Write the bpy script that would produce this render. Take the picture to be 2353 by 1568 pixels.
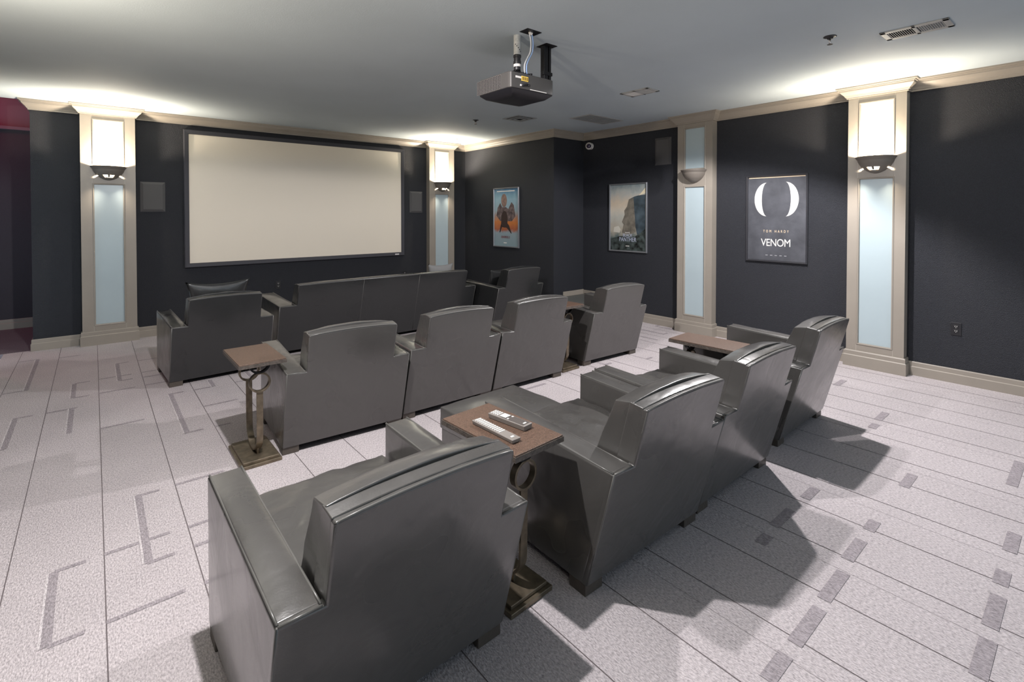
import bpy, bmesh, math, random
from mathutils import Vector, Matrix, noise
random.seed(7)
for o in list(bpy.data.objects): bpy.data.objects.remove(o)
SC = bpy.context.scene
COL = SC.collection
R = math.radians

# ------------------------------------------------------------------ camera
cam_d = bpy.data.cameras.new('camera'); cam = bpy.data.objects.new('camera', cam_d); COL.objects.link(cam)
cam.location = (0, 0, 1.5)
cam.rotation_euler = (R(90 - 0.92), 0, R(-40))
cam_d.sensor_width = 36; cam_d.lens = 1147.0 / 2353 * 36
cam_d.shift_y = -(784 - 511) / 2353
cam_d.clip_start = 0.05; cam_d.clip_end = 60
SC.camera = cam

# ------------------------------------------------------------------ exposure, world
SC.view_settings.view_transform = 'Standard'; SC.view_settings.look = 'None'
SC.view_settings.exposure = 0.0; SC.view_settings.gamma = 1.0; SC.view_settings.use_curve_mapping = False
w = bpy.data.worlds.new('world'); SC.world = w; w.use_nodes = True
w.node_tree.nodes['Background'].inputs[0].default_value = (0.74, 0.89, 1.0, 1)
w.node_tree.nodes['Background'].inputs[1].default_value = 1.08

# ------------------------------------------------------------------ lights
def lamp(name, kind, loc, power, color, size=0.03, **k):
    d = bpy.data.lights.new(name, kind); d.energy = power; d.color = color
    if kind in ('POINT', 'SPOT'): d.shadow_soft_size = size
    for a, b in k.items(): setattr(d, a, b)
    o = bpy.data.objects.new(name, d); o.location = loc; COL.objects.link(o)
    return o
SPOT = 365
WARM = (1.0, 0.86, 0.68)
rs_ = lamp('ceiling_spot_light', 'SPOT', (4.32, 1.83, 2.71), SPOT, (1.0, 0.96, 0.96), 0.03, spot_size=R(140), spot_blend=0.25)
rs_.rotation_euler = Vector((-.10, .29, -.95)).to_track_quat('-Z', 'Y').to_euler()
lamp('ceiling_spot_light', 'SPOT', (0.50, 1.88, 2.71), SPOT * .84, (1.0, 0.96, 0.96), 0.03, spot_size=R(174), spot_blend=0.08)
SCONCE = 115

# ------------------------------------------------------------------ materials
def mat(name, col, rough=0.5, spec=0.5, metal=0.0, bump=None, vary=None, coat=0, emis=None, sheen=0):
    """bump=(scale,strength,detail)  vary=(scale,amount) colour mottling"""
    m = bpy.data.materials.new(name); m.use_nodes = True
    nt = m.node_tree; b = nt.nodes['Principled BSDF']
    b.inputs['Base Color'].default_value = (*col, 1); b.inputs['Roughness'].default_value = rough
    b.inputs['Specular IOR Level'].default_value = spec; b.inputs['Metallic'].default_value = metal
    if coat: b.inputs['Coat Weight'].default_value = coat
    if sheen: b.inputs['Sheen Weight'].default_value = sheen
    if emis:
        b.inputs['Emission Color'].default_value = (*emis[0], 1); b.inputs['Emission Strength'].default_value = emis[1]
    tc = nt.nodes.new('ShaderNodeTexCoord')
    if vary:
        n = nt.nodes.new('ShaderNodeTexNoise'); n.inputs['Scale'].default_value = vary[0]; n.inputs['Detail'].default_value = 4
        nt.links.new(tc.outputs['Object'], n.inputs['Vector'])
        r = nt.nodes.new('ShaderNodeMapRange'); r.inputs['From Min'].default_value = 0.3; r.inputs['From Max'].default_value = 0.7
        r.inputs['To Min'].default_value = 1 - vary[1]; r.inputs['To Max'].default_value = 1 + vary[1]
        nt.links.new(n.outputs['Fac'], r.inputs['Value'])
        mx = nt.nodes.new('ShaderNodeVectorMath'); mx.operation = 'SCALE'; mx.inputs[0].default_value = col
        nt.links.new(r.outputs[0], mx.inputs['Scale']); nt.links.new(mx.outputs[0], b.inputs['Base Color'])
    if bump:
        n = nt.nodes.new('ShaderNodeTexNoise'); n.inputs['Scale'].default_value = bump[0]; n.inputs['Detail'].default_value = bump[2] if len(bump) > 2 else 2
        nt.links.new(tc.outputs['Object'], n.inputs['Vector'])
        bp = nt.nodes.new('ShaderNodeBump'); bp.inputs['Strength'].default_value = bump[1]; bp.inputs['Distance'].default_value = 0.01
        nt.links.new(n.outputs['Fac'], bp.inputs['Height']); nt.links.new(bp.outputs[0], b.inputs['Normal'])
    return m

def leather(name, col, rough):
    m = bpy.data.materials.new(name); m.use_nodes = True
    nt = m.node_tree; b = nt.nodes['Principled BSDF']; L = nt.links.new
    b.inputs['Specular IOR Level'].default_value = 0.6
    b.inputs['Coat Weight'].default_value = 0.5; b.inputs['Coat Roughness'].default_value = 0.17
    tc = nt.nodes.new('ShaderNodeTexCoord')
    oi = nt.nodes.new('ShaderNodeObjectInfo')
    add = nt.nodes.new('ShaderNodeVectorMath'); add.operation = 'ADD'
    L(tc.outputs['Object'], add.inputs[0]); L(oi.outputs['Location'], add.inputs[1])
    n = nt.nodes.new('ShaderNodeTexNoise'); n.inputs['Scale'].default_value = 3.2; n.inputs['Detail'].default_value = 2; n.inputs['Roughness'].default_value = 0.45
    L(add.outputs[0], n.inputs['Vector'])
    mp = nt.nodes.new('ShaderNodeMapRange'); mp.inputs['From Min'].default_value = .3; mp.inputs['From Max'].default_value = .7
    mp.inputs['To Min'].default_value = rough - .06; mp.inputs['To Max'].default_value = rough + .1
    L(n.outputs['Fac'], mp.inputs['Value']); L(mp.outputs[0], b.inputs['Roughness'])
    mx = nt.nodes.new('ShaderNodeMix'); mx.data_type = 'RGBA'
    mx.inputs[6].default_value = (*[c * .92 for c in col], 1); mx.inputs[7].default_value = (*[c * 1.1 for c in col], 1)
    L(n.outputs['Fac'], mx.inputs[0]); L(mx.outputs[2], b.inputs['Base Color'])
    w1 = nt.nodes.new('ShaderNodeTexNoise'); w1.inputs['Scale'].default_value = 7; w1.inputs['Detail'].default_value = 2; w1.inputs['Distortion'].default_value = .5
    L(add.outputs[0], w1.inputs['Vector'])
    w2 = nt.nodes.new('ShaderNodeTexNoise'); w2.inputs['Scale'].default_value = 170; w2.inputs['Detail'].default_value = 2
    L(add.outputs[0], w2.inputs['Vector'])
    b1 = nt.nodes.new('ShaderNodeBump'); b1.inputs['Strength'].default_value = .32; b1.inputs['Distance'].default_value = .02
    b2 = nt.nodes.new('ShaderNodeBump'); b2.inputs['Strength'].default_value = .12; b2.inputs['Distance'].default_value = .002
    L(w1.outputs['Fac'], b1.inputs['Height']); L(w2.outputs['Fac'], b2.inputs['Height']); L(b1.outputs[0], b2.inputs['Normal']); L(b2.outputs[0], b.inputs['Normal'])
    return m

M = {}
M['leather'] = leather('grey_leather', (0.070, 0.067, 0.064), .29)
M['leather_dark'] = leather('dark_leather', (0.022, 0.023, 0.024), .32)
M['piping'] = mat('piping_leather', (0.10, 0.098, 0.092), .34, .6)
M['foot'] = mat('dark_stained_foot', (0.075, 0.062, 0.052), .45, .5, bump=(60, .2))
M['under'] = mat('black_dust_cover', (0.012, 0.012, 0.013), .9, .1)
M['wall'] = mat('charcoal_textured_paint', (0.021, 0.023, 0.030), .60, .4, bump=(230, .9, 1), vary=(300, .45))
M['trim'] = mat('taupe_trim_paint', (0.285, 0.255, 0.218), .42, .5, bump=(90, .05), vary=(3, .05))
M['trim_light'] = mat('taupe_joint_caulk', (0.45, 0.41, 0.36), .5, .4)
M['ceiling'] = mat('grey_ceiling_paint', (0.48, 0.545, 0.585), .7, .3, bump=(120, .08), vary=(1.2, .04))
M['glass'] = mat('frosted_pale_panel', (0.40, 0.485, 0.52), .28, .5, vary=(2, .03))
M['screen'] = mat('projection_fabric', (0.80, 0.73, 0.62), .6, .35, bump=(400, .05))
M['black_velvet'] = mat('charcoal_screen_border', (0.045, 0.045, 0.055), .6, .4)
M['grille'] = mat('grey_speaker_cloth', (0.10, 0.098, 0.10), .8, .25, bump=(500, .4))
M['sconce'] = mat('bronze_painted_plaster', (0.17, 0.15, 0.13), .5, .4, bump=(60, .06))
M['wood_top'] = mat('speckled_brown_tabletop', (0.115, 0.072, 0.052), .36, .5, bump=(220, .3), vary=(260, .55))
M['table_edge'] = mat('dark_tabletop_edge', (0.09, 0.075, 0.065), .38, .5, bump=(150, .3), vary=(80, .4))
M['bronze'] = mat('aged_bronze', (0.20, 0.165, 0.12), .4, .5, metal=.75, bump=(40, .15), vary=(22, .3))
M['proj'] = mat('charcoal_projector_plastic', (0.062, 0.059, 0.058), .42, .5)
M['proj_dark'] = mat('dark_projector_base', (0.010, 0.010, 0.014), .4, .5)
M['blk'] = mat('black_plastic', (0.015, 0.015, 0.018), .4, .5)
M['blackmetal'] = mat('black_metal', (0.02, 0.02, 0.022), .35, .5, metal=.5)
M['greypipe'] = mat('grey_painted_pipe', (0.42, 0.43, 0.43), .5, .4, vary=(30, .2))
M['cable_blue'] = mat('pale_blue_cable', (0.28, 0.42, 0.72), .4, .5)
M['cable_white'] = mat('white_cable', (0.7, 0.72, 0.76), .4, .5)
M['white'] = mat('white_plastic', (0.72, 0.70, 0.68), .4, .5)
M['yellow'] = mat('yellow_sticker', (0.75, 0.52, 0.10), .5, .4)
M['chrome'] = mat('chrome', (0.8, 0.72, 0.66), .2, .5, metal=1)
M['vent'] = mat('grey_vent_metal', (0.42, 0.42, 0.41), .45, .5)
M['vent_dark'] = mat('vent_throat', (0.02, 0.022, 0.026), .8, .2)
M['vent_paint'] = mat('painted_grille', (0.30, 0.315, 0.32), .6, .4)
M['remote'] = mat('grey_remote_plastic', (0.22, 0.20, 0.185), .35, .5)
M['remote_dark'] = mat('dark_remote_face', (0.09, 0.08, 0.075), .4, .5)
M['keys'] = mat('pale_keys', (0.75, 0.74, 0.71), .45, .4)
M['led'] = mat('orange_led', (1, .3, .1), .4, .5, emis=((1, .28, .08), 3))
M['lens'] = mat('purple_black_lens', (0.02, 0.01, 0.04), .08, .8, coat=1)
M['glow'] = mat('lamp_glow', (1, .9, .7), .5, .3, emis=((1, .88, .66), 6))
M['frame_blk'] = mat('black_poster_frame', (0.03, 0.03, 0.035), .3, .5)
M['frame_grey'] = mat('grey_metal_poster_frame', (0.22, 0.23, 0.25), .3, .5, metal=.5)
M['corridor'] = mat('corridor_wall_paint', (0.05, 0.045, 0.055), .7, .3, bump=(200, .4, 1))
M['redwall'] = mat('pale_corridor_paint', (0.20, 0.13, 0.16), .7, .3)

def carpet(name, col, seam=False):
    m = bpy.data.materials.new(name); m.use_nodes = True
    nt = m.node_tree; b = nt.nodes['Principled BSDF']; L = nt.links.new
    b.inputs['Roughness'].default_value = .95; b.inputs['Specular IOR Level'].default_value = .1
    tc = nt.nodes.new('ShaderNodeTexCoord')
    mp = nt.nodes.new('ShaderNodeMapping'); mp.inputs['Scale'].default_value = (1.0, .45, 1)
    L(tc.outputs['Object'], mp.inputs['Vector'])
    v = nt.nodes.new('ShaderNodeTexVoronoi'); v.inputs['Scale'].default_value = 190
    L(mp.outputs[0], v.inputs['Vector'])
    n = nt.nodes.new('ShaderNodeTexNoise'); n.inputs['Scale'].default_value = 170; n.inputs['Detail'].default_value = 3; n.inputs['Roughness'].default_value = .75
    L(mp.outputs[0], n.inputs['Vector'])
    n2 = nt.nodes.new('ShaderNodeTexNoise'); n2.inputs['Scale'].default_value = 1.7; n2.inputs['Detail'].default_value = 5
    L(tc.outputs['Object'], n2.inputs['Vector'])
    a = nt.nodes.new('ShaderNodeMapRange'); a.inputs['From Min'].default_value = .33; a.inputs['From Max'].default_value = .62; a.inputs['To Min'].default_value = .58; a.inputs['To Max'].default_value = 1.12
    L(n.outputs['Fac'], a.inputs['Value'])
    c = nt.nodes.new('ShaderNodeMapRange'); c.inputs['From Min'].default_value = .3; c.inputs['From Max'].default_value = .7; c.inputs['To Min'].default_value = .93; c.inputs['To Max'].default_value = 1.06
    L(n2.outputs['Fac'], c.inputs['Value'])
    mu = nt.nodes.new('ShaderNodeMath'); mu.operation = 'MULTIPLY'; L(a.outputs[0], mu.inputs[0]); L(c.outputs[0], mu.inputs[1])
    s = nt.nodes.new('ShaderNodeVectorMath'); s.operation = 'SCALE'; s.inputs[0].default_value = col
    L(mu.outputs[0], s.inputs['Scale']); L(s.outputs[0], b.inputs['Base Color'])
    bp = nt.nodes.new('ShaderNodeBump'); bp.inputs['Strength'].default_value = .6; bp.inputs['Distance'].default_value = .004
    L(v.outputs['Distance'], bp.inputs['Height']); L(bp.outputs[0], b.inputs['Normal'])
    return m
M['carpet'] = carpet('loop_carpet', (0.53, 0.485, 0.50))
M['carpet_band'] = carpet('loop_carpet_band', (0.36, 0.325, 0.345))
M['carpet_light'] = carpet('loop_carpet_pale_edge', (0.62, 0.575, 0.59))  # pale pattern line along one edge of each long band
M['carpet_seam'] = mat('carpet_tile_seam', (0.14, 0.12, 0.125), .95, .1)
M['carpet_unlit'] = carpet('unlit_corridor_carpet', (0.20, 0.17, 0.185))  # darker carpet copy, the corridor's lack of light is put into the colour

# ------------------------------------------------------------------ mesh helpers
def link(name, bm, material, parent=None, smooth=False, bevel=0, seg=3, loc=None, wn=False):
    me = bpy.data.meshes.new(name)
    bmesh.ops.recalc_face_normals(bm, faces=bm.faces)
    bm.to_mesh(me); bm.free()
    mats = material if isinstance(material, (list, tuple)) else [material]
    for m_ in mats: me.materials.append(m_)
    if smooth:
        for p in me.polygons: p.use_smooth = True
    o = bpy.data.objects.new(name, me); COL.objects.link(o)
    if parent: o.parent = parent
    if loc: o.location = loc
    if bevel:
        b = o.modifiers.new('bevel', 'BEVEL'); b.width = bevel; b.segments = seg; b.limit_method = 'ANGLE'; b.angle_limit = R(35)
        for p in me.polygons: p.use_smooth = True
        wnm = o.modifiers.new('wn', 'WEIGHTED_NORMAL'); wnm.keep_sharp = False
    return o
def tag(o, label, cat, group=None):
    o['label'] = label; o['category'] = cat
    if group: o['group'] = group
    return o
def empty(name, loc, rz=0, label=None, cat=None, group=None):
    o = bpy.data.objects.new(name, None); COL.objects.link(o); o.location = loc; o.rotation_euler = (0, 0, rz)
    o.empty_display_size = .1
    if label: tag(o, label, cat, group)
    return o
def struct(name, bm, m, **k):
    o = link(name, bm, m, **k); o['kind'] = 'structure'; return o
def copy_tree(o, parent=None):
    c = o.copy(); COL.objects.link(c)
    if parent: c.parent = parent
    for ch in list(o.children): copy_tree(ch, c)
    return c
def BM(): return bmesh.new()
def box(bm, x0, x1, y0, y1, z0, z1, mi=0):
    vs = [bm.verts.new((x, y, z)) for x in (x0, x1) for y in (y0, y1) for z in (z0, z1)]
    fs = []
    for q in ((0, 1, 3, 2), (4, 6, 7, 5), (0, 4, 5, 1), (2, 3, 7, 6), (0, 2, 6, 4), (1, 5, 7, 3)):
        f = bm.faces.new([vs[i] for i in q]); f.material_index = mi; fs.append(f)
    return bm
def boxm(*a, **k): return box(BM(), *a, **k)
def prism(bm, poly, axis, a, b):
    """extrude 2D polygon along axis 0/1/2 from a to b; poly in the other two axes (in order)"""
    def mk(p, t):
        c = list(p); c.insert(axis, t); return bm.verts.new(c)
    A = [mk(p, a) for p in poly]; B = [mk(p, b) for p in poly]; n = len(poly)
    bm.faces.new(A); bm.faces.new(B[::-1])
    for i in range(n): bm.faces.new((A[i], B[i], B[(i + 1) % n], A[(i + 1) % n]))
    return bm
def tube(bm, pts, r, n=8, closed=False, taper=None):
    pts = [Vector(p) for p in pts]; m = len(pts); rings = []
    ref = None
    for i, p in enumerate(pts):
        if closed: d = pts[(i + 1) % m] - pts[i - 1]
        else: d = pts[min(i + 1, m - 1)] - pts[max(i - 1, 0)]
        d.normalize()
        if ref is None:
            ref = d.orthogonal().normalized()
        ref = (ref - d * ref.dot(d)).normalized(); s = d.cross(ref)
        rr = r if taper is None else taper[i]
        rings.append([bm.verts.new(p + (ref * math.cos(2 * math.pi * k / n) + s * math.sin(2 * math.pi * k / n)) * rr) for k in range(n)])
    for i in range(m if closed else m - 1):
        A = rings[i]; B = rings[(i + 1) % m]
        for k in range(n): bm.faces.new((A[k], A[(k + 1) % n], B[(k + 1) % n], B[k]))
    if not closed: bm.faces.new(rings[0][::-1]); bm.faces.new(rings[-1])
    return bm
def lathe(bm, prof, n=24, a0=0, a1=2 * math.pi, cx=0, cy=0, skip=None):
    full = abs(a1 - a0 - 2 * math.pi) < 1e-6
    cnt = n if full else n + 1; rings = []
    for i in range(cnt):
        a = a0 + (a1 - a0) * i / n
        rings.append([bm.verts.new((cx + r * math.cos(a), cy + r * math.sin(a), z)) for r, z in prof])
    for i in range(n):
        A = rings[i]; B = rings[(i + 1) % cnt]
        for k in range(len(prof) - 1):
            if skip and skip(i, k): continue
            bm.faces.new((A[k], B[k], B[k + 1], A[k + 1]))
    bmesh.ops.remove_doubles(bm, verts=bm.verts, dist=1e-5)
    return bm
def sweep(bm, path, prof, side=1, closed=False):
    """path 2D points; prof (d,z) with d measured to the given side (1 = left of travel)"""
    P = [Vector((p[0], p[1])) for p in path]; n = len(P); rings = []
    for i in range(n):
        dirs = []
        if i > 0 or closed: dirs.append((P[i] - P[i - 1]).normalized())
        if i < n - 1 or closed: dirs.append((P[(i + 1) % n] - P[i]).normalized())
        ns = [Vector((-d.y, d.x)) * side for d in dirs]
        if len(ns) == 2:
            m = ns[0] + ns[1]; m = m / m.dot(ns[0])
        else: m = ns[0]
        rings.append([bm.verts.new((P[i].x + m.x * d, P[i].y + m.y * d, z)) for d, z in prof])
    for i in range(n if closed else n - 1):
        A = rings[i]; B = rings[(i + 1) % n]
        for k in range(len(prof)):
            k2 = (k + 1) % len(prof); bm.faces.new((A[k], A[k2], B[k2], B[k]))
    if not closed: bm.faces.new(rings[0]); bm.faces.new(rings[-1][::-1])
    return bm
def pad(bm, C, puff=(0, 0, 0, 0, 0, 0), n=10, wr=0, wseed=0, wscale=6, warp=None):
    """padded hexahedron. C[(sx,sy,sz)] = corner; puff for -x,+x,-y,+y,-z,+z faces (outward metres)"""
    cache = {}
    def tri(u, v, w_):
        p = Vector((0, 0, 0))
        for (sx, sy, sz), c in C.items():
            p += Vector(c) * ((1 + sx * u) / 2) * ((1 + sy * v) / 2) * ((1 + sz * w_) / 2)
        return p
    ts = [-1 + 2 * i / n for i in range(n + 1)]
    cen = tri(0, 0, 0)
    def V(i, j, k):
        key = (i, j, k)
        if key in cache: return cache[key]
        u, v, w_ = ts[i], ts[j], ts[k]; p = tri(u, v, w_)
        f = lambda a, b: (1 - a * a) ** .8 * (1 - b * b) ** .8
        q = Vector((0, 0, 0))
        if i == 0: q.x -= puff[0] * f(v, w_)
        if i == n: q.x += puff[1] * f(v, w_)
        if j == 0: q.y -= puff[2] * f(u, w_)
        if j == n: q.y += puff[3] * f(u, w_)
        if k == 0: q.z -= puff[4] * f(u, v)
        if k == n: q.z += puff[5] * f(u, v)
        if wr:
            s = noise.noise(p * wscale + Vector((wseed, 0, 0))) + .5 * noise.noise(p * wscale * 2.1 + Vector((0, wseed, 0)))
            q += (p - cen).normalized() * wr * s
        p = p + q
        if warp: p = warp(p, u, v, w_)
        cache[key] = bm.verts.new(p); return cache[key]
    for a in range(n):
        for b in range(n):
            for s in (0, n):
                bm.faces.new((V(s, a, b), V(s, a + 1, b), V(s, a + 1, b + 1), V(s, a, b + 1)))
                bm.faces.new((V(a, s, b), V(a + 1, s, b), V(a + 1, s, b + 1), V(a, s, b + 1)))
                bm.faces.new((V(a, b, s), V(a + 1, b, s), V(a + 1, b + 1, s), V(a, b + 1, s)))
    return bm
def hexa(x0, x1, prof):
    """corners from side profile: prof = (rear bottom, front bottom, front top, rear top) each (y,z)"""
    rb, fb, ft, rt = prof; C = {}
    for sx, x in ((-1, x0), (1, x1)):
        C[(sx, -1, -1)] = (x, *rb); C[(sx, 1, -1)] = (x, *fb); C[(sx, 1, 1)] = (x, *ft); C[(sx, -1, 1)] = (x, *rt)
    return C
def text(name, body, size, material, parent, loc, rot, extrude=.0004, spacing=1, xs=1, align='CENTER'):
    cu = bpy.data.curves.new(name, 'FONT'); cu.body = body; cu.size = size; cu.extrude = extrude
    cu.align_x = align; cu.align_y = 'CENTER'; cu.space_character = spacing
    t = bpy.data.objects.new(name + '_src', cu); COL.objects.link(t)
    bpy.context.view_layer.update()
    me = bpy.data.meshes.new_from_object(t.evaluated_get(bpy.context.evaluated_depsgraph_get()))
    bpy.data.objects.remove(t); me.materials.clear(); me.materials.append(material)
    for v in me.vertices: v.co.x *= xs
    o = bpy.data.objects.new(name, me); COL.objects.link(o); o.parent = parent; o.location = loc; o.rotation_euler = rot
    return o

# ------------------------------------------------------------------ room shell
HC = 2.743          # ceiling
XR, XA, YJ, YF = 5.855, 5.21, 5.25, 7.54     # right wall, right front wall, jog, front wall
XL, XE = -0.75, -0.518                        # left wall, end of the front wall
YB = -3.2
# carpet with its inlaid line pattern
bm = BM()
def quad(x0, x1, y0, y1, z, mi):
    f = bm.faces.new([bm.verts.new(p) for p in ((x0, y0, z), (x1, y0, z), (x1, y1, z), (x0, y1, z))]); f.material_index = mi
quad(XL, XR, YB, 7.58, 0, 0)
MOD, X0 = .3105, .022
COLS = {  # per column: (Y bands at +.143), (x bands: from, to, y)
    0: ([(6.36, 5.69), (3.30, 2.63), (.24, -.43)], [(0, .24, 5.86), (.14, .24, 6.36), (.14, .24, 5.69), (0, .24, 5.40), (0, .25, 4.505), (0, .24, 2.82), (.14, .24, 3.295), (.14, .24, 2.63), (0, .245, 2.343), (0, .24, 1.45), (0, .24, -.2)]),
    1: ([(4.99, 4.04), (1.93, .98)], [(0, .17, 6.35), (0, .14, 5.86), (0, .14, 5.675), (0, .16, 5.40), (.13, .24, 5.0), (.13, .24, 4.035), (0, .24, 3.298), (0, .1, 2.81), (0, .1, 2.63), (0, .24, 2.34), (.13, .24, .975)]),
    2: ([(5.19, 4.98), (2.13, 1.92), (7.4, 7.05)], [(0, .15, 4.985), (0, .24, 4.51), (0, .1, 4.025), (0, .15, 1.92), (0, .24, 1.45), (0, .2, .97)]),
    -1: ([(5.84, 5.40), (5.12, 4.54), (2.815, 2.34)], [(0, .18, 5.115), (.15, .25, 5.85), (.15, .25, 5.397), (.15, .25, 2.817), (.15, .25, 2.34), (0, .17, 7.0)]),
    -2: ([(7.07, 5.89), (5.135, 4.50), (2.05, 1.40)], [(0, .15, 7.068), (0, .16, 5.892), (.15, .24, 5.125), (0, .15, 4.50), (0, .15, 2.05)]),
}
for c in range(-3, 19):
    x = X0 + MOD * c
    if c > -3: quad(x - .0018, x + .0018, YB, 7.55, .0012, 3)
    key = c if c in COLS else [0, 1, 2, -1, -2][(c * 3) % 5]
    sh = 0 if c in COLS else -((c * 0.77) % 1.4)
    wide = 0.022 if c < 5 else .03
    yb_, xb_ = COLS[key]
    for y1, y0 in yb_:
        for k in ((0,) if c in COLS else (0,)):
            a, b = max(y0 + sh + k, YB if c in COLS else 1.6), min(y1 + sh + k, 7.5)
            if b > a: quad(x + .132, x + .162, a, b, .0016, 1); quad(x + .124, x + .132, a, b, .0016, 2)
    for a, b, y in xb_:
        for k in (0,):
            yy = y + sh + k
            if (YB if c in COLS else 1.6) < yy < 7.4: quad(x + a, x + b, yy - wide / 2, yy + wide / 2, .0014, 1)
    if c >= 4:   # broad cross bands seen along the near right of the room
        if c % 2: quad(x + .2045, x + .2055, YB, 1.45, .0011, 3)
for a, b, yy in ((4.36, 4.57, 1.055), (4.165, 4.27, 1.042), (4.97, 5.18, 1.508), (2.86, 3.01, 1.006), (2.49, 2.695, 1.01), (2.31, 2.40, .997), (3.87, 4.28, .32),
                 (2.80, 2.91, .709), (2.49, 2.69, .707), (2.16, 2.39, .69), (1.86, 2.10, .683), (1.645, 1.79, .684), (1.35, 1.50, .684), (2.795, 2.915, .26), (2.476, 2.708, .255), (2.178, 2.40, .25), (1.86, 2.09, .25), (1.55, 1.78, .25),
                 (3.4, 3.6, .70), (3.1, 3.3, .26)):
    quad(a, b, yy - .024, yy + .024, .0018, 1)
struct('floor', bm, [M['carpet'], M['carpet_band'], M['carpet_light'], M['carpet_seam']])
struct('floor_corridor', boxm(-5, XE, 7.58, 9.25, -.05, 0), M['carpet_unlit'])

struct('ceiling', boxm(-5, 6.1, YB, YF + .02, HC, HC + .12), M['ceiling'])
struct('ceiling_corridor', boxm(-5, XE + .02, YF + .02, 9.4, 3.35, 3.45), M['redwall'])
struct('wall_front', boxm(XE, XA + .2, YF, YF + .16, 0, HC), M['wall'])
struct('wall_right_front', boxm(XA, XA + .2, YJ + .001, YF, 0, HC), M['wall'])
struct('wall_alcove', boxm(XA + .2, XR + .15, YJ, YJ + .15, 0, HC), M['wall'])
struct('wall_right', boxm(XR, XR + .15, YB, YJ, 0, HC), M['wall'])
struct('wall_left', boxm(XL - .15, XL, YB, 6.7, 0, HC), M['wall'])
bm = boxm(-5, XE, 9.2, 9.35, 0, 2.63); struct('wall_corridor', bm, M['corridor'])
struct('wall_corridor_upper', boxm(-5, XE, 9.26, 9.4, 2.63, 3.35), M['redwall'])
struct('trim_1', boxm(-5, XE, 9.14, 9.26, 2.60, 2.645), M['redwall'], bevel=.006)
struct('wall_corridor_end', boxm(XE, XE + .15, YF + .16, 9.4, 0, 3.35), M['corridor'])
struct('wall_corridor_light_block', boxm(-5.15, -5, 6.4, 9.4, 0, 3.35), M['corridor'])  # unseen wall added to keep world light out of the corridor
struct('wall_header', boxm(-5, XE, YF + .0, YF + .12, HC + .12, 3.35), M['corridor'])
lamp('corridor_red_lamp', 'POINT', (-1.7, 8.7, 2.95), 22, (1.0, .04, .12), .12)
lamp('corridor_dim_lamp', 'POINT', (-1.9, 8.5, 1.9), 3, (.75, .6, 1.0), .15)

# crown moulding and baseboards
CP = [(0, 2.637), (.014, 2.637), (.016, 2.650), (.024, 2.654), (.026, 2.660), (.034, 2.672), (.050, 2.688), (.062, 2.702), (.066, 2.716), (.074, 2.718), (.076, 2.726), (.088, 2.730), (.090, 2.743), (0, 2.743)]
BP = [(0, 0), (.019, 0), (.019, .078), (.013, .084), (.013, .120), (.009, .127), (0, .127)]
def crown(name, path, side):
    struct(name, sweep(BM(), path, CP, side), M['trim'])
crown('trim_2', [(XE, YF + .16), (XE, YF), (XA, YF), (XA, YJ), (XR, YJ), (XR, YB)], -1)
crown('trim_3', [(XL, YB), (XL, 6.7)], -1)
def base(name, path, side=-1, prof=BP):
    return struct(name, sweep(BM(), path, prof, side), M['trim'])
PF = [(-.106, .392), (4.40, 4.90)]       # pilasters on the front wall (x range)
PR = [(1.196, 1.66), (3.063, 3.561)]     # pilasters on the right wall (y range)
base('baseboard_front', [(XE, YF + .16), (XE, YF), (XA, YF), (XA, YJ), (XR, YJ), (XR, YB)])
base('baseboard_left', [(XL, YB), (XL, 6.7)])
base('baseboard_corridor', [(-5, 9.2), (XE, 9.2)])

# ------------------------------------------------------------------ pilasters
def pilaster(width, label, depth=.105):
    """local frame: wall plane y=0, projects to -y, centred on x"""
    t = empty('pilaster', (0, 0, 0), 0, label, 'pilaster')
    h = width / 2; D = depth; gw = .143       # half width of recess
    zs = [(0.10, .222), (1.852, 2.062), (2.585, 2.70)]
    bm = BM()
    box(bm, -h, -gw, -D, 0, 0, 2.70); box(bm, gw, h, -D, 0, 0, 2.70)
    for a, b in zs: box(bm, -gw, gw, -D, 0, a, b)
    box(bm, -gw, gw, -D + .035, 0, .2, 2.6)
    link('shaft', bm, M['trim'], t)
    # fine joint lines of stiles and rails
    for s in (-1, 1):
        for a, b in ((.158, .222), (1.852, 2.062), (2.585, 2.64)): link('panel_joint', boxm(s * (gw + .004) - .0012, s * (gw + .004) + .0012, -D - .0008, -D + .002, a, b), M['trim_light'], t)
    for (a, b) in ((.222, 1.852), (2.062, 2.585)):
        bm = BM()
        pr = [(0, -.002), (.006, -.006), (.014, -.004), (.017, .010), (.017, .022), (0, .022)]
        # mitred bead round the opening
        pts = [(-gw, a), (gw, a), (gw, b), (-gw, b)]
        rings = []
        for i, (x, z) in enumerate(pts):
            sx = 1 if x < 0 else -1; sz = 1 if z == a else -1
            rings.append([bm.verts.new((x + sx * (d - .004), -D + y, z + sz * (d - .004))) for d, y in pr])
        for i in range(4):
            A, B = rings[i], rings[(i + 1) % 4]
            for k in range(len(pr)): bm.faces.new((A[k], A[(k + 1) % len(pr)], B[(k + 1) % len(pr)], B[k]))
        link('panel_moulding', bm, M['trim'], t)
        link('glass_panel', boxm(-gw + .012, gw - .012, -D + .016, -D + .024, a + .012, b - .012), M['glass'], t)
    path = [(-h, 0), (-h, -D), (h, -D), (h, 0)]
    link('capital', sweep(BM(), path, CP, -1), M['trim'], t)
    bp = [(0, 0), (.021, 0), (.021, .108), (.014, .115), (.014, .150), (.008, .160), (0, .160)]
    link('plinth', sweep(BM(), path, bp, -1), M['trim'], t)
    return t
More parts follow.
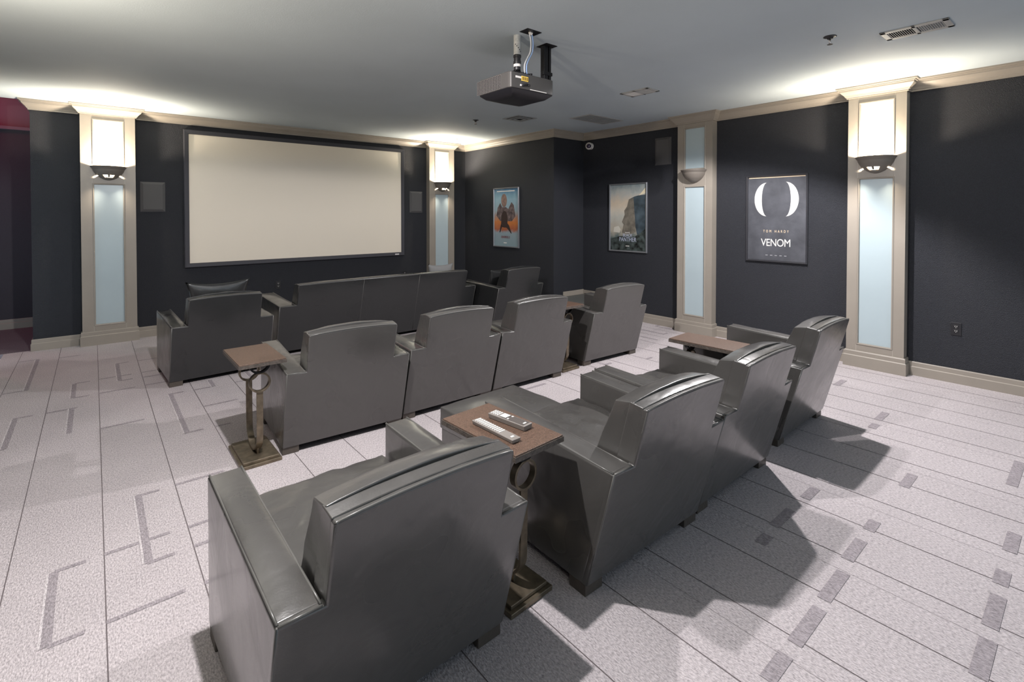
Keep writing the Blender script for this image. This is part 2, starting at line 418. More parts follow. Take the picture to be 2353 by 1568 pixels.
def sconce(label, lit=True):
    """half bowl uplight, local: back plane y=0, bowl towards -y"""
    t = empty('wall_sconce', (0, 0, 0), 0, label, 'sconce', None)
    outer = [(.164, 0), (.167, -.004), (.164, -.012), (.157, -.014), (.158, -.022), (.152, -.028), (.147, -.030), (.147, -.040), (.136, -.066), (.118, -.094), (.110, -.103), (.098, -.114), (.075, -.134), (.045, -.151), (.015, -.160), (0, -.161)]
    inner = [(.152, 0), (.152, -.012), (.140, -.030), (.137, -.040), (.126, -.066), (.109, -.092), (.101, -.101), (.090, -.110), (.068, -.129), (.04, -.144), (.012, -.152), (0, -.153)]
    N = 36
    def sk(kk):
        def f(i, k):
            a = (i + .5) / N * 180
            return (k in (kk, kk + 1) and (62 < a < 86 or 94 < a < 118)) or (k == kk and (a < 22 or a > 158))
        return f
    bm = lathe(BM(), outer, N, math.pi, 2 * math.pi, skip=sk(10) if lit else None)
    link('bowl', bm, M['sconce'], t, smooth=True)
    bm = lathe(BM(), inner, N, math.pi, 2 * math.pi, skip=sk(6) if lit else None)
    link('liner', bm, M['trim'], t, smooth=True)
    rim = BM()
    A = []; B = []
    for i in range(N + 1):
        a = math.pi + math.pi * i / N
        A.append(rim.verts.new((.164 * math.cos(a), .164 * math.sin(a), .0))); B.append(rim.verts.new((.152 * math.cos(a), .152 * math.sin(a), .0)))
    for i in range(N): rim.faces.new((A[i], A[i + 1], B[i + 1], B[i]))
    link('rim', rim, M['sconce'], t)
    if lit:
        b = lathe(BM(), [(0, .03), (.012, .027), (.02, .015), (.022, 0), (.014, -.02), (.012, -.03), (0, -.03)], 12)
        bo = link('bulb', b, M['glow'], t, smooth=True); bo.location = (0, -.07, -.100)
    return t
SCZ = 2.052
PD = .105
def place_pair(loc, rz, width, lp, ls, lit, pw=1.0):
    p = pilaster(width, lp); p.location = Vector(loc) + Matrix.Rotation(rz, 3, 'Z') @ Vector((0, -.002, 0)); p.rotation_euler = (0, 0, rz)
    s = sconce(ls, lit); s.rotation_euler = (0, 0, rz)
    off = Matrix.Rotation(rz, 3, 'Z') @ Vector((0, -PD, 0)); s.location = Vector(loc) + off + Vector((0, 0, SCZ))
    if lit:
        q = Vector(loc) + Matrix.Rotation(rz, 3, 'Z') @ Vector((0, -PD - .098, 0))
        so = lamp('sconce_light', 'SPOT', (q.x, q.y, SCZ - .042), SCONCE * pw * .74, WARM, .025, spot_size=R(174), spot_blend=1.0)
        ax = Matrix.Rotation(rz, 3, 'Z') @ Vector((0, -.64, .77)); so.rotation_euler = ax.to_track_quat('-Z', 'Y').to_euler()
        lamp('sconce_slot_light', 'POINT', (q.x, q.y, SCZ - .05), 42, WARM, .02)
place_pair(((PF[0][0] + PF[0][1]) / 2, YF, 0), 0, PF[0][1] - PF[0][0], 'taupe pilaster with frosted panels left of the projection screen', 'glowing half bowl sconce on the pilaster left of the screen', True, 1.6)
place_pair(((PF[1][0] + PF[1][1]) / 2, YF, 0), 0, PF[1][1] - PF[1][0], 'taupe pilaster with frosted panels right of the projection screen', 'glowing half bowl sconce on the pilaster right of the screen', True, 1.6)
place_pair((XR, (PR[0][0] + PR[0][1]) / 2, 0), R(-90), PR[0][1] - PR[0][0], 'nearest taupe pilaster on the right wall, beside the wall outlet', 'dark half bowl sconce with lit slots on the nearest pilaster', True)
place_pair((XR, (PR[1][0] + PR[1][1]) / 2, 0), R(-90), .47, 'taupe pilaster on the right wall between two film posters', 'unlit taupe half bowl sconce between two film posters', False)
# the left wall carries the same lamps, out of the picture
for yy in (1.43, 3.31):
    lo = lamp('left_sconce_light', 'SPOT', (XL + .2, yy, SCZ), SCONCE * (1.35 if yy < 2 else .62), WARM, .03, spot_size=R(178), spot_blend=.04); lo.rotation_euler = (R(180), 0, 0)

# ------------------------------------------------------------------ low painted platform in the alcove
t = empty('alcove_platform', (5.5, 4.9, 0), 0, 'low grey platform with a raised lip in the far right alcove', 'platform')
link('deck', boxm(-.40, .352, -.35, .348, 0, .258), mat('grey_painted_deck', (.12, .125, .12), .5, .4, bump=(40, .2)), t, bevel=.005)
bm = BM(); box(bm, -.1, .352, .332, .348, .258, .333); box(bm, .335, .352, -.05, .332, .258, .325)
link('lip', bm, M['trim'], t, bevel=.004)

# ------------------------------------------------------------------ projection screen
sx0, sx1, sz0, sz1, fw = .885, 3.965, .818, 2.576, .055
t = empty('projection_screen', (0, YF, 0), 0, 'wide beige projection screen in a charcoal frame on the front wall', 'screen')
link('screen_surface', boxm(sx0 + fw * .8, sx1 - fw * .8, -.022, -.016, sz0 + fw * .8, sz1 - fw * .8), M['screen'], t)
bm = BM(); pr = [(0, -.0), (0, -.034), (.008, -.040), (fw - .006, -.036), (fw, -.024), (fw, 0)]
pts = [(sx0, sz0), (sx1, sz0), (sx1, sz1), (sx0, sz1)]; rings = []
for i, (x, z) in enumerate(pts):
    a = 1 if x == sx0 else -1; b = 1 if z == sz0 else -1
    rings.append([bm.verts.new((x + a * d, y, z + b * d)) for d, y in pr])
for i in range(4):
    A, B = rings[i], rings[(i + 1) % 4]
    for k in range(len(pr)): bm.faces.new((A[k], A[(k + 1) % len(pr)], B[(k + 1) % len(pr)], B[k]))
link('frame', bm, M['black_velvet'], t)
link('badge', boxm(3.79, 3.86, -.044, -.038, .834, .852), M['white'], t)['label'] = 'small white badge'

# ------------------------------------------------------------------ wall speakers, outlets, camera
def speaker(w_, h, label):
    t = empty('wall_speaker', (0, 0, 0), 0, label, 'speaker')
    C = {}
    for sx in (-1, 1):
        for sz in (-1, 1):
            C[(sx, 1, sz)] = (sx * w_ / 2, 0, sz * h / 2); C[(sx, -1, sz)] = (sx * (w_ / 2 - .028), -.018, sz * (h / 2 - .028))
    link('bezel', pad(BM(), C, n=1), M['grille'], t)
    link('grille', boxm(-w_ / 2 + .03, w_ / 2 - .03, -.0205, -.017, -h / 2 + .03, h / 2 - .03), M['grille'], t)
    return t
s = speaker(.25, .365, 'grey flush wall speaker left of the projection screen'); s.location = (.565, YF, 1.713)
s = speaker(.24, .36, 'dark flush wall speaker right of the projection screen'); s.location = (4.2, YF, 1.706)
s = speaker(.25, .365, 'dark flush speaker high on the right wall beside a pilaster'); s.location = (XR, 3.83, 2.344); s.rotation_euler = (0, 0, R(-90))
def outlet(label, col='blk'):
    t = empty('wall_outlet', (0, 0, 0), 0, label, 'outlet')
    link('cover_plate', boxm(-.036, .036, -.006, 0, -.057, .057), M[col], t, bevel=.002)
    for z in (.02, -.02):
        soc = link('socket', boxm(-.017, .017, -.009, -.005, z - .014, z + .014), M['blk'], t, bevel=.003)
        b = BM(); box(b, -.008, -.005, -.0098, -.008, z - .001, z + .008); box(b, .005, .008, -.0098, -.008, z - .001, z + .008); box(b, -.002, .002, -.0098, -.008, z - .010, z - .006)
        link('slot', b, M['keys'], soc)
    return t
o = outlet('dark power outlet low on the right wall'); o.location = (XR, .848, .482); o.rotation_euler = (0, 0, R(-90))
o = outlet('dark outlet on the front wall above the sofa, nearer the right pilaster'); o.location = (3.98, YF, .50)
o = outlet('dark outlet on the front wall above the left end of the sofa'); o.location = (2.0, YF, .50)

t = empty('security_camera', (XR, 5.09, 2.54), R(-90), 'small white dome security camera under the crown in the corner', 'camera')
link('mount', lathe(BM(), [(0, 0), (.05, 0), (.052, .012), (.045, .02), (0, .02)], 24), M['white'], t, smooth=True).rotation_euler = (R(90), 0, 0)
b = BM(); bmesh.ops.create_uvsphere(b, u_segments=24, v_segments=16, radius=.056)
d = link('dome', b, M['white'], t, smooth=True); d.location = (0, -.05, 0)
b = BM(); bmesh.ops.create_uvsphere(b, u_segments=20, v_segments=12, radius=.036)
d2 = link('lens', b, M['lens'], t, smooth=True); d2.location = (-.012 + .03 * 0, -.088, -.004)
d2.location = (.022, -.080, -.004)
b = BM(); tube(b, [(.042 * math.cos(a) , 0, .042 * math.sin(a)) for a in [i * math.pi / 10 for i in range(20)]], .004, 6, True)

# ------------------------------------------------------------------ ceiling fittings
def register(label, length, wid, half_light):
    t = empty('ceiling_vent', (0, 0, 0), 0, label, 'vent')
    bm = BM(); L2, W2 = length / 2, wid / 2
    for a in ((-W2, W2, -L2, -L2 + .035), (-W2, W2, L2 - .035, L2), (-W2, W2, -.012, .012), (-W2, -W2 + .035, -L2, L2), (W2 - .035, W2, -L2, L2)):
        box(bm, a[0], a[1], a[2], a[3], -.009, 0)
    link('frame', bm, M['vent'], t, bevel=.003)
    link('throat', boxm(-W2 + .03, W2 - .03, -L2 + .03, L2 - .03, -.002, .0), M['vent_dark'], t)
    for sgn in (-1, 1):
        b = BM(); n = 11
        lo, hi = (.014, L2 - .036) if sgn > 0 else (-L2 + .036, -.014)
        for i in range(n):
            y = lo + (hi - lo) * (i + .5) / n
            C = hexa(-W2 + .034, W2 - .034, ((y - .002, -.008), (y + .0005, -.008), (y + sgn * .006 + .0005, -.001), (y + sgn * .006 - .002, -.001)))
            pad(b, C, n=1)
        link('louvre_bank', b, M['vent'], t)
    if half_light:
        link('damper', boxm(-W2 + .034, W2 - .034, .014, L2 - .036, -.0085, -.007), M['keys'], t)['label'] = 'pale shut half'
    return t
v = register('grey slotted ceiling vent beside the nearest sprinkler', .365, .205, False); v.location = (4.245, .838, HC)
v = register('slotted ceiling vent with one pale half beyond the projector', .335, .21, True); v.location = (4.268, 3.07, HC)
t = empty('ceiling_diffuser', (4.245, 4.905, HC), 0, 'square painted ceiling diffuser near the far sprinkler', 'vent')
for i, (a, b_) in enumerate(((.16, .13), (.115, .085), (.07, .045))):
    bm = BM()
    for sx, sy in ((1, 0), (-1, 0), (0, 1), (0, -1)):
        if sx: box(bm, min(sx * a, sx * b_), max(sx * a, sx * b_), -a, a, -.006 - .006 * i, -.002 - .006 * i)
        else: box(bm, -b_, b_, min(sy * a, sy * b_), max(sy * a, sy * b_), -.006 - .006 * i, -.002 - .006 * i)
    link('ring', bm, M['vent_paint'], t)
link('backing', boxm(-.15, .15, -.15, .15, -.002, 0), M['vent_dark'], t)
t = empty('return_grille', (5.06, 4.30, HC), 0, 'large painted return air grille near the right wall', 'vent')
bm = BM()
for a in ((-.33, .33, -.18, -.155), (-.33, .33, .155, .18), (-.33, -.305, -.155, .155), (.305, .33, -.155, .155)): box(bm, *a, -.008, 0)
link('frame', bm, M['vent'], t)
link('backing', boxm(-.305, .305, -.155, .155, -.003, 0), M['vent_paint'], t)
bm = BM()
for i in range(12):
    x = -.28 + i * .051; box(bm, x, x + .034, -.155, .155, -.007, -.003)
link('louvre_bank', bm, M['vent_paint'], t)
def sprinkler(label):
    t = empty('fire_sprinkler', (0, 0, 0), 0, label, 'sprinkler')
    link('escutcheon', lathe(BM(), [(0, 0), (.040, 0), (.041, -.003), (.034, -.006), (.020, -.007), (.017, -.018), (0, -.018)], 28), M['blk'], t, smooth=True)
    b = BM()
    tube(b, [(-.006, 0, -.018), (-.016, 0, -.030), (-.014, 0, -.045), (0, 0, -.053)], .003, 6); tube(b, [(.006, 0, -.018), (.016, 0, -.030), (.014, 0, -.045), (0, 0, -.053)], .003, 6)
    link('yoke', b, M['chrome'], t, smooth=True)
    link('bulb', lathe(BM(), [(0, -.018), (.006, -.020), (.005, -.034), (.007, -.050), (0, -.052)], 10), M['chrome'], t, smooth=True)
    b = lathe(BM(), [(0, -.053), (.018, -.054), (.018, -.056), (0, -.057)], 16); link('deflector', b, M['chrome'], t)
    return t
s = sprinkler('chrome fire sprinkler near the right hand ceiling vent'); s.location = (3.96, 1.26, HC)
s = sprinkler('small fire sprinkler on the ceiling beyond the projector'); s.location = (3.878, 5.367, HC)
t = empty('ceiling_disc', (4.61, 6.945, HC), 0, 'small round ceiling disc above the pilaster right of the screen', 'ceiling fitting')
link('trim_ring', lathe(BM(), [(.035, 0), (.05, 0), (.05, -.004), (.035, -.006)], 24), M['vent'], t, smooth=True)
link('disc_face', lathe(BM(), [(0, -.002), (.036, -.002)], 24), M['vent_paint'], t)

# ------------------------------------------------------------------ projector on its mounts
t = empty('projector', (2.215, 2.647, 2.49), 0, 'dark ceiling projector with grille side, stickers and two orange lights', 'projector')
# local x right, y away from the camera, z up; body 0..0.40 x 0..0.37
W_, L_, zt, zb_ = .40, .375, 0, -.115
def pj_out(z):
    return
bm = BM()
rows = []
prof_x = [(-.012, .34), (-.012, .03), (0.0, 0), (.05, -.004), (.2, -.006), (.35, -.004), (.40, 0), (.412, .03), (.412, .34), (.40, .372), (.2, .385), (0, .372)]
for z, s, dz in ((-.004, .985, 0), (0, .97, 0)):
    pass
top = [bm.verts.new((x, y, 0)) for x, y in prof_x]; mid = [bm.verts.new((x, y, -.112)) for x, y in prof_x]
n = len(prof_x); bm.faces.new(top)
for i in range(n): bm.faces.new((top[i], top[(i + 1) % n], mid[(i + 1) % n], mid[i]))
bm.faces.new(mid[::-1])
body = link('casing', bm, M['proj'], t, bevel=.007)
bm = BM()
a = [bm.verts.new((x * 1.0, y, -.113)) for x, y in prof_x]
for_low = [(.2 + (x - .2) * .82, .185 + (y - .185) * .82) for x, y in prof_x]
l = [bm.verts.new((x, y, -.142)) for x, y in for_low]
l2 = [bm.verts.new((.2 + (x - .2) * .6, .185 + (y - .185) * .6, -.156)) for x, y in for_low]
bm.faces.new(a)
for A, B in ((a, l), (l, l2)):
    for i in range(n): bm.faces.new((A[i], A[(i + 1) % n], B[(i + 1) % n], B[i]))
bm.faces.new(l2)
bot = link('bottom_cover', bm, M['proj_dark'], t, smooth=False, bevel=.004)
# side grille: dark blocks stand in for the shaded holes between bars
bm = BM()
for i in range(15):
    for j in range(9):
        y = .10 + i * .0185; z = -.014 - j * .0105
        box(bm, -.0150, -.0115, y, y + .012, z - .007, z)
link('vent_grille', bm, M['proj_dark'], body)
bm = BM()
for i in range(16):
    y = .0965 + i * .0185; box(bm, -.0165, -.012, y, y + .0028, -.11, -.012)
for j in range(10):
    z = -.0125 - j * .0105; box(bm, -.0165, -.012, .0965, .377, z, z + .0022)
link('grille_bars', bm, mat('lit_grey_mesh', (.16, .15, .145), .45, .5), body)  # bars paler than the casing, light on the mesh put into the colour
link('rating_label', boxm(.035, .085, -.0075, -.0045, -.042, -.028), M['white'], body)['label'] = 'small white rating sticker'
lab = link('warning_label', boxm(.088, .150, -.0080, -.0050, -.056, -.022), M['yellow'], body); lab['label'] = 'yellow warning sticker'
b = BM()
for q in range(3): box(b, .094 + q * .019, .108 + q * .019, -.0086, -.0079, -.050, -.028)
link('sticker_print', b, mat('sticker_print', (.25, .16, .04), .6, .3), lab)
b = BM(); tube(b, [(.085, -.006, -.088), (.10, -.012, -.084), (.13, -.014, -.078), (.15, -.006, -.072)], .008, 8); link('cable_clip', b, M['blk'], body, smooth=True)
b = BM(); box(b, .075, .090, -.012, -.005, -.095, -.082); box(b, .142, .155, -.012, -.005, -.080, -.066); link('connector', b, M['white'], body, bevel=.002)
b = BM(); box(b, .17, .33, -.0075, -.004, -.108, -.103); link('silver_strip', b, M['white'], body)
for x in (.105, .17):
    b = BM(); bmesh.ops.create_uvsphere(b, u_segments=10, v_segments=6, radius=.0045); li = link('indicator_light', b, M['led'], bot, smooth=True); li.location = (x, .06, -.143)
b = BM()
for i in range(6): box(b, .05 + i * .027, .068 + i * .027, .006, .028, 0, .010 + .006 * (i % 2))
link('port_plugs', b, M['blk'], t, bevel=.002)
b = BM()
for i in range(5): tube(b, [(.405, .10, -.03), (.432, .09, -.05 - .004 * i), (.442, .085 + .006 * i, -.075 - .003 * i)], .0022, 5)
link('loose_wires', b, M['blk'], t)
b = BM(); box(b, .03, .26, .03, .14, 0, .006); box(b, .035, .085, -.002, .05, .003, .012); link('mount_plate', b, M['blackmetal'], t, bevel=.003)
# pipe
t = empty('ceiling_pipe', (2.273, 2.652, HC), 0, 'short grey and black pipe holding the left side of the projector', 'pipe')
link('upper_sleeve', lathe(BM(), [(0, 0), (.025, 0), (.025, -.135), (0, -.135)], 24), M['greypipe'], t, smooth=False)
link('coupling', lathe(BM(), [(.0, -.135), (.0255, -.135), (.0275, -.14), (.0275, -.152), (.024, -.155), (.024, -.178), (.027, -.180), (.027, -.198), (.024, -.2), (.024, -.24), (0, -.24)], 24), M['blk'], t)
link('white_collar', lathe(BM(), [(0, -.2), (.0255, -.2), (.0255, -.218), (0, -.218)], 24), M['white'], t)
b = BM()
for q in range(5):
    aa = R(200 + q * 22); box(b, .0255 * math.cos(aa) - .002, .0255 * math.cos(aa) + .002, .0255 * math.sin(aa) - .002, .0255 * math.sin(aa) + .002, -.07 - .012 * q, -.064 - .012 * q)
link('drilled_hole', b, M['blk'], t)
# rear post
t = empty('mounting_post', (2.585, 2.68, HC), 0, 'black double post and ceiling plate at the right of the projector', 'mount')
link('ceiling_plate', boxm(-.055, .055, -.055, .055, -.004, 0), M['blackmetal'], t, bevel=.001)
link('post', boxm(-.045, -.005, -.02, .02, -.25, -.004), M['blackmetal'], t, bevel=.003)
link('slotted_post', boxm(.010, .032, -.014, .012, -.25, -.004), M['blackmetal'], t, bevel=.003)
link('bracket', boxm(-.052, .036, -.024, .0, -.22, -.195), M['blackmetal'], t, bevel=.002)
t = empty('junction_plate', (2.297, 2.54, HC), 0, 'black square cable plate on the ceiling beside the projector pipe', 'plate')
link('plate', boxm(-.064, .064, -.042, .042, -.004, 0), M['blackmetal'], t, bevel=.001)
b = BM(); tube(b, [(-.012, 0, -.004), (.012, 0, -.010)], .01, 8); link('cable_gland', b, M['white'], t)
for nm, mt, dx, lab in (('projector_cable', 'cable_blue', .006, 'pale blue cable curving down from ceiling plate to projector'), ('projector_cable', 'cable_white', -.008, 'white cable curving down beside the blue one to the projector')):
    P = [(2.300, 2.545, HC - .004), (2.325, 2.56, 2.71), (2.352, 2.585, 2.672), (2.357, 2.60, 2.63), (2.343, 2.615, 2.59), (2.334, 2.63, 2.55), (2.345, 2.645, 2.515), (2.365, 2.66, 2.492)]
    pts = []
    for i in range(len(P) - 1):
        p0 = Vector(P[max(i - 1, 0)]); p1 = Vector(P[i]); p2 = Vector(P[i + 1]); p3 = Vector(P[min(i + 2, len(P) - 1)])
        for s_ in range(5):
            u = s_ / 5; pts.append(.5 * ((2 * p1) + (-p0 + p2) * u + (2 * p0 - 5 * p1 + 4 * p2 - p3) * u * u + (-p0 + 3 * p1 - 3 * p2 + p3) * u ** 3) + Vector((dx, -dx * .5, 0)))
    b = tube(BM(), pts, .0045, 8); tag(link(nm, b, M[mt], None, smooth=True), lab, 'cable')

# ------------------------------------------------------------------ posters
def poster_mat(name, stops, nscale, namt, gloss=.25):
    m = bpy.data.materials.new(name); m.use_nodes = True; nt = m.node_tree; b = nt.nodes['Principled BSDF']; L = nt.links.new
    b.inputs['Roughness'].default_value = gloss; b.inputs['Specular IOR Level'].default_value = .5
    tc = nt.nodes.new('ShaderNodeTexCoord'); sp = nt.nodes.new('ShaderNodeSeparateXYZ'); L(tc.outputs['Object'], sp.inputs[0])
    mr = nt.nodes.new('ShaderNodeMapRange'); mr.inputs['From Min'].default_value = -.485; mr.inputs['From Max'].default_value = .485
    L(sp.outputs['Z'], mr.inputs['Value'])
    n = nt.nodes.new('ShaderNodeTexNoise'); n.inputs['Scale'].default_value = nscale; n.inputs['Detail'].default_value = 5; n.inputs['Roughness'].default_value = .6
    L(tc.outputs['Object'], n.inputs['Vector'])
    ma = nt.nodes.new('ShaderNodeMath'); ma.operation = 'MULTIPLY_ADD'; L(n.outputs['Fac'], ma.inputs[0]); ma.inputs[1].default_value = namt; L(mr.outputs[0], ma.inputs[2])
    sb = nt.nodes.new('ShaderNodeMath'); sb.operation = 'SUBTRACT'; L(ma.outputs[0], sb.inputs[0]); sb.inputs[1].default_value = namt / 2
    cr = nt.nodes.new('ShaderNodeValToRGB'); L(sb.outputs[0], cr.inputs[0])
    e = cr.color_ramp.elements
    while len(e) < len(stops): e.new(.5)
    for el, (p, c) in zip(e, stops): el.position = p; el.color = (*c, 1)
    L(cr.outputs[0], b.inputs['Base Color'])
    return m
def poster(label, print_mat, frame_mat, loc, fw=.02):
    """local: wall plane y=0 facing -y"""
    t = empty('film_poster', loc, R(-90), label, 'poster')
    bm = BM(); pr = [(0, 0), (0, -.022), (.004, -.026), (fw - .004, -.024), (fw, -.014), (fw, 0)]
    w2, h2 = .328, .49; rings = []
    for x, z in ((-w2, -h2), (w2, -h2), (w2, h2), (-w2, h2)):
        a = 1 if x < 0 else -1; b = 1 if z < 0 else -1
        rings.append([bm.verts.new((x + a * d, y, z + b * d)) for d, y in pr])
    for i in range(4):
        A, B = rings[i], rings[(i + 1) % 4]
        for k in range(len(pr)): bm.faces.new((A[k], A[(k + 1) % len(pr)], B[(k + 1) % len(pr)], B[k]))
    link('frame', bm, frame_mat, t)
    p = link('print', boxm(-w2 + fw * .7, w2 - fw * .7, -.010, -.004, -h2 + fw * .7, h2 - fw * .7), print_mat, t)
    return t, p
def flat(bm, pts, y=-.0112):
    f = bm.faces.new([bm.verts.new((x, y, z)) for x, z in pts]); return bm
FR = (R(90), 0, 0)
pale = mat('pale_ink', (.80, .78, .74), .35, .4); cream = mat('cream_ink', (.75, .60, .42), .4, .4); redink = mat('dark_red_ink', (.25, .03, .03), .4, .4)
silver = mat('silver_blue_ink', (.42, .46, .58), .35, .4); darkink = mat('dark_brown_ink', (.05, .028, .024), .4, .4)
# 1: dark poster with two plain pale crescents
mm = mat('dark_slate_print', (.075, .078, .09), .33, .5, bump=(14, .35, 3), vary=(5, .25))
t, p = poster('framed dark poster with two white crescents and lettering, between right wall pilasters', mm, M['frame_blk'], (XR, 2.378, 1.452))
for s in (-1, 1):
    N_ = 24; A = []; B = []
    for i in range(N_ + 1):
        a = R(-90 + 180 * i / N_)
        A.append((s * (.10 + .135 * math.cos(a)), .215 + .19 * math.sin(a))); B.append((s * (.10 + .055 * math.cos(a)), .215 + .19 * math.sin(a)))
    bm = BM(); L_ = [bm.verts.new((x, -.0112, z)) for x, z in A]; I_ = [bm.verts.new((x, -.0112, z)) for x, z in B]
    for i in range(N_): bm.faces.new((L_[i], L_[i + 1], I_[i + 1], I_[i]))
    link('printed_crescent', bm, pale, p)['label'] = 'plain white crescent'
text('lettering', 'TOM HARDY', .040, cream, p, (0, -.0112, -.145), FR, spacing=1.9, xs=.72)
text('title_lettering', 'VENOM', .118, pale, p, (0, -.0112, -.275), FR, spacing=.95, xs=.80)
bm = BM(); box(bm, -.30, .30, -.0112, -.0104, .458, .466); link('top_stripe', bm, cream, p)
bm = BM()
for i in range(5): box(bm, -.11 + i * .05, -.085 + i * .05, -.0112, -.0104, -.418, -.410)
link('credit_marks', bm, mat('grey_ink', (.3, .3, .32), .4, .4), p)
# 2: misty cliff landscape
pm = poster_mat('misty_print', [(0, (.035, .045, .05)), (.20, (.10, .13, .13)), (.33, (.36, .33, .27)), (.50, (.40, .40, .36)), (.72, (.62, .52, .40)), (.88, (.42, .44, .42)), (1.0, (.20, .26, .28))], 7, .28)
t, p = poster('framed misty grey landscape poster beside the far right alcove', pm, M['frame_grey'], (XR, 4.397, 1.452))
bm = BM(); flat(bm, [(.02, .26), (.12, .30), (.20, .315), (.30, .32), (.30, -.20), (.17, -.26), (.13, -.12), (.08, -.05), (.07, .1)]); link('cliff_shape', bm, mat('dark_teal_ink', (.045, .065, .08), .4, .4, vary=(9, .5)), p)
bm = BM(); flat(bm, [(.02, .26), (.10, .28), (.12, .05), (.14, -.20), (.05, -.24), (-.10, -.22), (-.07, -.10), (-.10, -.06), (-.05, .04), (-.06, .10), (-.01, .16)], -.0114); link('rock_face_shape', bm, mat('grey_brown_ink', (.15, .135, .11), .4, .4, vary=(12, .4)), p)
bm = BM(); flat(bm, [(-.24, -.14), (-.16, -.12), (-.12, -.17), (-.14, -.22), (-.25, -.21)], -.0117); link('pale_boulder_shape', bm, mat('warm_grey_ink', (.50, .48, .42), .4, .4), p)
bm = BM(); flat(bm, [(.30, -.15), (.22, -.21), (.12, -.27), (-.02, -.26), (-.14, -.27), (-.30, -.31), (-.30, -.47), (.30, -.47)], -.0113); link('foreground_shape', bm, mat('dark_moss_ink', (.04, .052, .05), .4, .4, vary=(16, .9)), p)
bm = BM(); flat(bm, [(.30, .42), (.19, .31), (.30, .34)], -.0113); link('light_shape', bm, mat('pale_yellow_ink', (.8, .72, .52), .4, .4), p)
text('small_lettering', 'MARVEL', .024, pale, p, (.0, -.0122, -.215), FR)
text('title_lettering', 'BLACK', .062, silver, p, (0, -.0122, -.255), FR, xs=.85)
text('title_lettering', 'PANTHER', .085, silver, p, (0, -.0122, -.315), FR, xs=.80)
bm = BM()
for i in range(3): box(bm, -.03 + i * .022, -.016 + i * .022, -.0122, -.0114, -.412, -.400)
link('release_marks', bm, pale, p)
# 3: blue and orange poster
pm = poster_mat('blue_orange_print', [(0, (.26, .36, .40)), (.24, (.30, .38, .43)), (.30, (.42, .13, .06)), (.42, (.60, .20, .05)), (.52, (.42, .26, .20)), (.62, (.32, .42, .48)), (.82, (.30, .48, .58)), (1.0, (.05, .16, .30))], 8, .14)
t, p = poster('framed blue and orange poster on the wall right of the screen', pm, M['frame_grey'], (XA, 6.35, 1.447))
bm = BM()
flat(bm, [(-.05 + .06 * 0 + .075 * math.cos(R(a)), .28 + .11 * math.sin(R(a))) for a in range(0, 360, 20)])
link('round_shape', bm, mat('taupe_ink', (.26, .17, .14), .4, .4, vary=(14, .4)), p)
bm = BM(); flat(bm, [(-.25, .03), (-.22, .16), (-.15, .24), (-.10, .17), (0, .17), (.06, .14), (.14, .25), (.20, .2), (.24, .02), (.15, -.06), (-.15, -.06)], -.0115)
link('grouped_shapes', bm, mat('umber_ink', (.13, .095, .095), .4, .4, vary=(18, .7)), p)
bm = BM(); flat(bm, [(-.04 + .085 * math.cos(R(a)), -.03 + .14 * math.sin(R(a))) for a in range(0, 360, 20)], -.0118); link('oval_shape', bm, darkink, p)
bm = BM(); flat(bm, [(-.13, -.08), (-.10, -.16), (.02, -.17), (.13, -.26), (.15, -.26), (.08, -.13), (.02, -.08)], -.0119); flat(bm, [(-.13, -.1), (-.10, -.15), (-.15, -.25), (-.17, -.25)], -.0119); link('bent_shape', bm, darkink, p)
text('title_lettering', 'DEADPOOL 2', .052, redink, p, (-.01, -.0122, -.325), FR, xs=.72)
bm = BM(); box(bm, -.24, .22, -.0116, -.0108, .425, .441); link('top_text_strip', bm, pale, p)
bm = BM(); box(bm, -.06, .02, -.0116, -.0108, -.425, -.41); link('release_marks', bm, pale, p)

